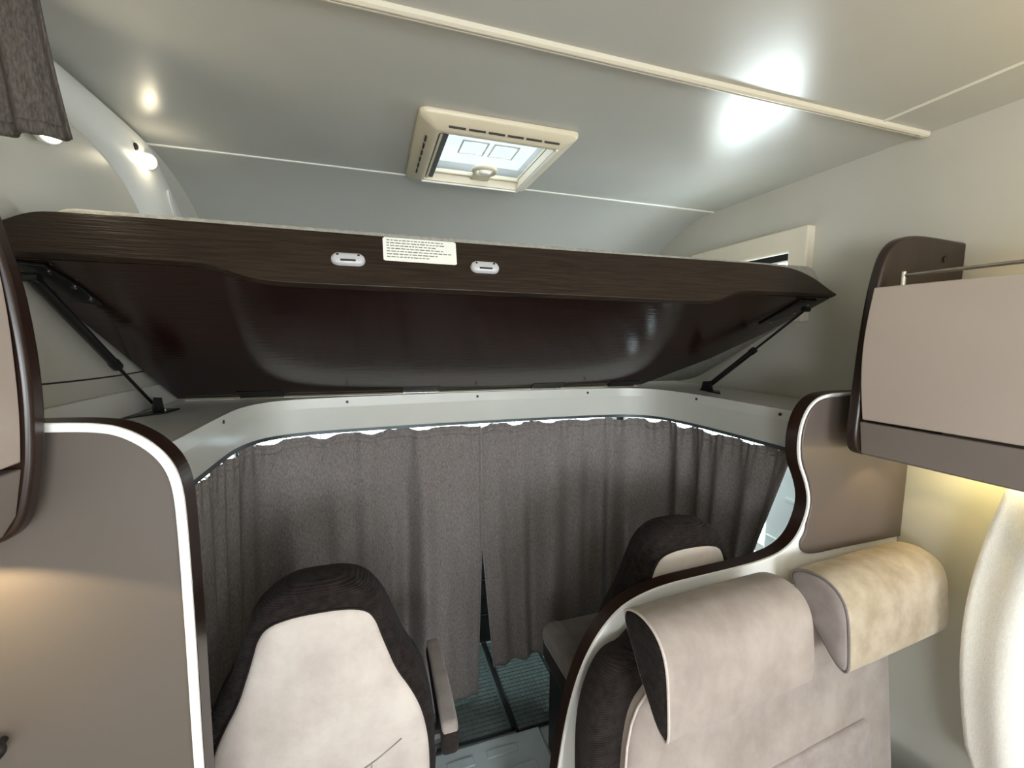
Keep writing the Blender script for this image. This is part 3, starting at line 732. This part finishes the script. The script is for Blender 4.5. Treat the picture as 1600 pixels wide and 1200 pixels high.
# ------------------------------------------------------------------ cab curtains
RAIL = lerp_path([Vector((p.x, p.y)) for p in [U[i] + unorm(U, i) * .014 for i in range(len(U))]], 400)
def path_at(s):
    s = min(max(s, 0), 1) * (len(RAIL) - 1); i = min(int(s), len(RAIL) - 2); p = RAIL[i].lerp(RAIL[i + 1], s - i)
    a = RAIL[max(0, i - 3)]; b = RAIL[min(len(RAIL) - 1, i + 4)]; t = (b - a).normalized()
    return p, Vector((-t.y, t.x)), t
mid_s = min(range(401), key=lambda i: abs(RAIL[i].x - .425) + (0 if RAIL[i].y > 1.5 else 9)) / 400
end_s = min(range(401), key=lambda i: abs(RAIL[i].y - .985) + (0 if RAIL[i].x > 1 else 9)) / 400
def make_curtain(s0, s1, seed, zbot, side, label):
    rnd = random.Random(seed)
    nf = 11
    ks = [(rnd.uniform(.75, 1.25), rnd.uniform(0, 6.28), rnd.uniform(.6, 1.2)) for _ in range(6)]
    def fold(u, v):
        w = 0
        for j, (k, ph, am) in enumerate(ks):
            w += am * math.sin(2 * math.pi * u * (4 + 2.6 * j) * k + ph + .7 * v * math.sin(3 * u + j)) / (1 + .45 * j)
        return w
    def fn(u, v):
        s = s0 + (s1 - s0) * u
        p, n, t = path_at(s)
        zt = -.3535 - .011 * max(0, math.sin(u * 2 * math.pi * 9 + seed) + .5 * math.sin(u * 67 + seed)) ** .8
        zb = zbot(u)
        z = zt + (zb - zt) * v
        amp = .007 + .020 * min(1, v * 1.8)
        o = fold(u, v) * amp + .004 * math.sin(u * 2 * math.pi * 40) * max(0, 1 - v * 9)
        lean = .045 * v * abs(n.y) - .06 * v * abs(n.x)                       # the cloth hangs slightly in towards the seats
        sl = side(u, v)
        q = p + n * (o - lean) + t * sl
        return (q.x, q.y, z)
    c_ = obj('cab_curtain', grid(fn, 330, 64), 'curtain', None, smooth='all', solid=.002)
    tag(c_, label, 'curtain', 'grey curtains closing off the cab')
    obj('header_tape', grid(lambda u, v: (lambda a, b: (a[0], a[1] - .0022, a[2]))(fn(u, .012 + .018 * v), 0), 330, 2), 'curtain', c_, smooth='all', solid=.001)
    e = 1.0 if s0 == 0 else 0.0
    hem = [fn(e, v / 40) for v in range(41)]
    obj('edge_hem', tube([(x, y - .003, z) for x, y, z in hem], .0042, 6), 'curtain', c_, smooth=True)
    for k in range(15):
        u = (k + .5) / 15; a = fn(u, 0.0)
        p, n, t = path_at(s0 + (s1 - s0) * u)
        obj('glider', tube([(p.x, p.y, -.3508), (p.x, p.y, -.357), (a[0], a[1], a[2] - .004)], .0022, 6), 'white', c_)
    return c_
make_curtain(0.0, mid_s - .0015, 3, lambda u: -1.535, lambda u, v: -.045 * max(0, v - .45) * u ** 8, 'left grey cab curtain hanging behind the left cab seat')
make_curtain(mid_s + .0015, end_s, 8, lambda u: -1.43 + .10 * u, lambda u, v: .085 * max(0, (v - .47)) * (1 - u) ** 8 - .15 * min(1, v * 2.3) * u ** 7, 'right grey cab curtain reaching the wavy partition edge')

# ------------------------------------------------------------------ cab seats
def cab_seat(xc, sgn, label):
    y0 = .93
    t = thing('captain_chair', label, 'chair', (xc, 1.15, FL), 'pair of cab seats')
    hp = [(0, -.515), (.055, -.517), (.10, -.537), (.130, -.572), (.148, -.618), (.162, -.66), (.180, -.708), (.205, -.750), (.225, -.80), (.243, -.888), (.250, -.97), (.252, -1.05), (.245, -1.15), (.18, -1.19)]
    hi = [(0, -.575), (.055, -.577), (.098, -.589), (.116, -.616), (.126, -.652), (.138, -.690), (.158, -.752), (.188, -.806), (.212, -.865), (.226, -.93), (.232, -1.0), (.232, -1.10), (.18, -1.14)]
    def outline(h): return [(p.x, p.y) for p in chaikin([(xc + a, b) for a, b in h] + [(xc - a, b) for a, b in h[:0:-1]], 2)]
    def yl(x, z): return .06 * (-.515 - z)
    obj('backrest', pillow(outline(hp), [(.05, y0 + .125), (.012, y0 + .11), (0, y0 + .07), (.001, y0 + .03), (.008, y0 + .012), (.02, y0 + .004)], .006, yl), 'rib', t, smooth='all')
    ins = obj('back_insert', pillow(outline(hi), [(.004, y0 + .02), (0, y0 + .001), (.002, y0 - .003), (.008, y0 - .007), (.02, y0 - .010)], .010, yl), 'suede', t, smooth='all')
    ins['label'] = 'pale beige suede back panel'
    oi = outline(hi)
    obj('piping', tube([(x, y0 + yl(x, z) - .001, z) for x, z in oi], .0022, 6, closed=True), 'darkfab', ins, smooth=True)
    def dome_y(x, z):
        k = max(abs(x - xc) / .228, abs(z + .85) / .285); return y0 - .0105 - .010 * (1 - min(1, k) ** 2) + yl(x, z)
    line = [(-.10, -1.03), (-.03, -1.012), (.04, -.992), (.09, -.972), (.13, -.948), (.165, -.925)]
    obj('seam', tube([(xc + a, dome_y(xc + a, b), b) for a, b in [(p.x, p.y) for p in chaikin(line, 2, False)]], .0016, 6), 'suede_grey', ins)
    obj('seam', tube([(xc + .098, dome_y(xc + .098, b), b) for b in [-.968 - .012 * k for k in range(11)]], .0014, 6), 'suede_grey', ins)
    # seat cushion
    def rb(x0, x1, ya, yb, z0, z1): return box(x0, x1, ya, yb, z0, z1)
    obj('seat_cushion', rb(xc - .255, xc + .255, 1.00, 1.42, -1.22, -1.065), 'darkfab', t, bevel=.05, seg=5)
    cp = obj('cushion_pad', prism([(1.06, -1.06), (1.06, -1.045), (1.30, -1.043), (1.385, -1.055), (1.41, -1.10), (1.40, -1.115)], 'x', xc - .20, xc + .20), 'suede_dark', t, bevel=.012, seg=3)
    for s_ in (-1, 1):
        obj('side_bolster', prism([(1.03, -1.12), (1.03, -1.02), (1.25, -1.015), (1.36, -1.035), (1.40, -1.08), (1.38, -1.13)], 'x', xc + s_ * .225 - .035, xc + s_ * .225 + .035), 'suede_dark', t, bevel=.025, seg=4)
    obj('pedestal', box(xc - .235, xc + .235, .98, 1.38, FL, -1.20), 'blackplastic', t, bevel=.02)
    # inboard armrest
    if not sgn: return t
    xa = xc + sgn * .283
    ar = obj('armrest', prism([(.965, -1.035), (.955, -1.00), (.962, -.962), (1.0, -.953), (1.26, -.958), (1.30, -.975), (1.295, -1.005), (1.10, -1.02)], 'x', xa - .022, xa + .022), 'darkfab', t, bevel=.012, seg=3)
    obj('armrest_pad', prism([(.957, -.968), (.975, -.950), (1.05, -.944), (1.25, -.948), (1.305, -.962), (1.25, -.962)], 'x', xa - .0205, xa + .0205), 'suede_grey', ar, bevel=.006, seg=3)
    obj('armrest_pivot', cyl((xa - sgn * .05, 1.0, -1.0), (xa - sgn * .02, 1.0, -1.0), .025, 16), 'blackplastic', t)
    return t
cab_seat(-.122, 1, 'left cab seat with pale suede back and dark ribbed surround beside the taupe partition')
cab_seat(.835, 0, 'right cab seat mostly hidden behind the wavy dark partition edge')

# ------------------------------------------------------------------ dinette bench
def BN(x, y, z): return (x, y + .07 * (x - .51), z)
bn = thing('dinette_bench', 'beige suede dinette bench with dark bolster and two headrests', 'bench', (.95, .6, FL))
def fy(z): return .715 + .13 * (z + .70)            # reclined front of the backrest
right_edge = [(1.415, -.62), (1.42, -.70), (1.405, -.90), (1.395, -1.18), (1.39, -1.33)]
pipx = [(1018, 1060), (1003, 1073), (987, 1092), (975, 1115), (966, 1145), (960, 1180), (957, 1200)]
pip = [at_y(u, v, .735) for u, v in pipx]
pxz = [(p.x, p.z) for p in pip] + [(pip[-1].x - .004, -1.0), (pip[-1].x - .002, -1.18), (pip[-1].x, -1.33)]
beige_outline = [(.60, -.655), (1.0, -.655)] + right_edge + pxz[::-1]
bo = chaikin([Vector(p) for p in beige_outline], 1)
yb = lambda x, z: .13 * (z + .70) + .07 * (x - .51)
obj('back_cushion', pillow([(p.x, p.y) for p in bo], [(.01, .766), (0, .755), (.0, .735), (.006, .722), (.018, .715)], .004, yb), 'suede_bench', bn, smooth='all')
bpx = [(985, 1015), (965, 1021), (945, 1035), (925, 1063), (910, 1100), (901, 1145), (897, 1200)]
bp_ = [at_y(u, v, .775) for u, v in bpx]
dk = [(.62, -.625)] + [(p.x, p.z) for p in bp_] + [(bp_[-1].x - .002, -1.18)] + [(pip[-1].x + .03, -1.18), (pip[-1].x + .03, -1.0), (pip[3].x + .035, pip[3].z), (pip[0].x + .04, pip[0].z - .02), (.62, -.69)]
obj('side_bolster', pillow([(p.x, p.y) for p in chaikin(dk, 2)], [(.014, .828), (0, .812), (.0, .775), (.010, .748), (.03, .742)], .0, yb), 'rib', bn, smooth='all')
obj('piping', tube([(p[0], .722 + yb(*p), p[1]) for p in pxz[:-1]], .003, 8), 'piping', bn, smooth=True)
zi = -1.03
obj('lower_insert', prism([(.78, zi), (1.26, zi), (1.272, -1.045), (1.275, -1.17), (.78, -1.17)], 'y', 0, .02), 'suede_grey', bn, bevel=.008, seg=3)
li = bn.children[-1] if False else D.objects['lower_insert']
for vv in li.data.vertices:
    wx = vv.co.x + WLOC[li].x; wz = vv.co.z + WLOC[li].z - ZO
    vv.co.y += .703 + yb(wx, wz) - .0
obj('seat_base', prism([(.10, FL), (.10, -1.34), (.66, -1.34), (.66, FL)], 'x', .50, 1.45), 'door', bn)
obj('seat_cushion', box(.47, 1.44, .06, .68, -1.335, -1.20), 'suede_bench', bn, bevel=.03, seg=4)

hr = [(.762, -.586), (.738, -.569), (.710, -.561), (.680, -.559), (.645, -.569), (.622, -.594), (.611, -.629), (.605, -.680), (.600, -.735), (.603, -.757), (.614, -.760), (.634, -.748), (.658, -.722), (.690, -.688), (.722, -.644), (.750, -.612)]
hr = [(p.x, p.y) for p in chaikin(hr, 2)]
hcx = sum(p[0] for p in hr) / len(hr); hcz = sum(p[1] for p in hr) / len(hr)
def headrest(x0, x1, dy, dz, body, side):
    def ring(x, k): return [BN(x, hcx + (a - hcx) * k + dy, hcz + (b - hcz) * k + dz) for a, b in hr]
    n = 18
    rings = [ring(x0, .965), ring(x0 + .004, .992)] + [ring(x0 + .01 + (x1 - x0 - .03) * k / n, 1.0 + .008 * math.sin(math.pi * k / n)) for k in range(n + 1)] + [ring(x1 - .010, .985), ring(x1 - .003, .94), ring(x1, .86)]
    h = obj('headrest', loft(rings), body, bn, smooth=True)
    sp = [ring(x0 - .001, .955), ring(x0 - .005, .90), ring(x0 - .007, .6), ring(x0 - .008, .2)]
    obj('side_panel', loft(sp), side, h, smooth='all')
    obj('piping', tube([Vector(p) for p in ring(x0 - .0005, .985)], .0028, 6, closed=True), 'piping' if side == 'rib' else 'suede_dark', h, smooth=True)
    return h
headrest(.510, .925, 0, 0, 'suede_bench', 'rib')
headrest(1.035, 1.465, -.005, -.015, 'suede_tan', 'suede_grey')
obj('headrest_bar', cyl(BN(.90, .772, -.68), BN(1.06, .772, -.68), .012, 12), 'blackplastic', bn)

# ------------------------------------------------------------------ white curtain at the dinette window
def wc(u, v):
    y = .575 - u * 1.16 + .030 * math.sin(math.pi * min(1, v * 1.1)) * (1 - u) - .03 * max(0, v - .9) * 8 * (1 - u) ** 4
    x = 1.445 - .030 * math.sin(u * 30 + .5) * (.4 + .6 * v) - .05 * math.sin(math.pi * min(1, v * .8)) + .012 * math.sin(u * 61)
    z = -.315 - v * .77
    return (x, y, z)
wcu = obj('window_curtain', grid(wc, 110, 30), 'pale_curtain', None, smooth='all', solid=.003)
tag(wcu, 'white full curtain at the dinette window by the right edge', 'curtain')
rr_ = obj('curtain_rod', cyl((1.445, .60, -.311), (1.445, -.60, -.311), .005, 10), 'white', wcu, smooth=True)

# ------------------------------------------------------------------ cab floor details
def mat_rubber(label, x0, x1, y0, y1, dz):
    t = thing('rubber_mat', label, 'mat', ((x0 + x1) / 2, (y0 + y1) / 2, FL))
    obj('sheet', box(x0, x1, y0, y1, FL + .0005, FL + .006), 'rubber', t, bevel=.002)
    gs = []
    n = int((x1 - x0 - .02) / .021); m_ = int((y1 - y0 - .02) / .021)
    for i in range(n):
        for j in range(m_):
            a = x0 + .012 + i * .021; b = y0 + .012 + j * .021
            gs.append(box(a, a + .0165, b, b + .0165, FL + .006, FL + .010))
    g = obj('raised_studs', join(*gs), 'rubber', t); g['kind'] = 'stuff'
    obj('rim', join(box(x0, x1, y0, y0 + .01, FL + .006, FL + .013), box(x0, x0 + .01, y0, y1, FL + .006, FL + .013), box(x1 - .01, x1, y0, y1, FL + .006, FL + .013)), 'blackplastic', t)
mat_rubber('dark studded rubber mat below the slit between the curtains', .18, .505, 1.475, 1.99, 0)
mat_rubber('narrow dark studded rubber mat by the right cab seat', .508, .76, 1.46, 1.99, 0)
fp = thing('floor_cover', 'blue-grey embossed metal tunnel cover between the cab seats', 'cover plate', (.39, 1.25, FL))
obj('plate', box(.17, .60, 1.0, 1.465, FL + .0005, FL + .010), 'bluegrey', fp, bevel=.004)
for (a, b, w, l) in ((.27, 1.40, .10, .018), (.43, 1.405, .12, .016), (.30, 1.32, .13, .02), (.48, 1.315, .12, .022), (.26, 1.23, .1, .02), (.42, 1.225, .13, .022), (.31, 1.13, .13, .02), (.48, 1.13, .11, .02)):
    obj('embossed_bar', box(a - w / 2, a + w / 2, b - l, b + l, FL + .010, FL + .0145), 'bluegrey', fp, bevel=.004, seg=3)
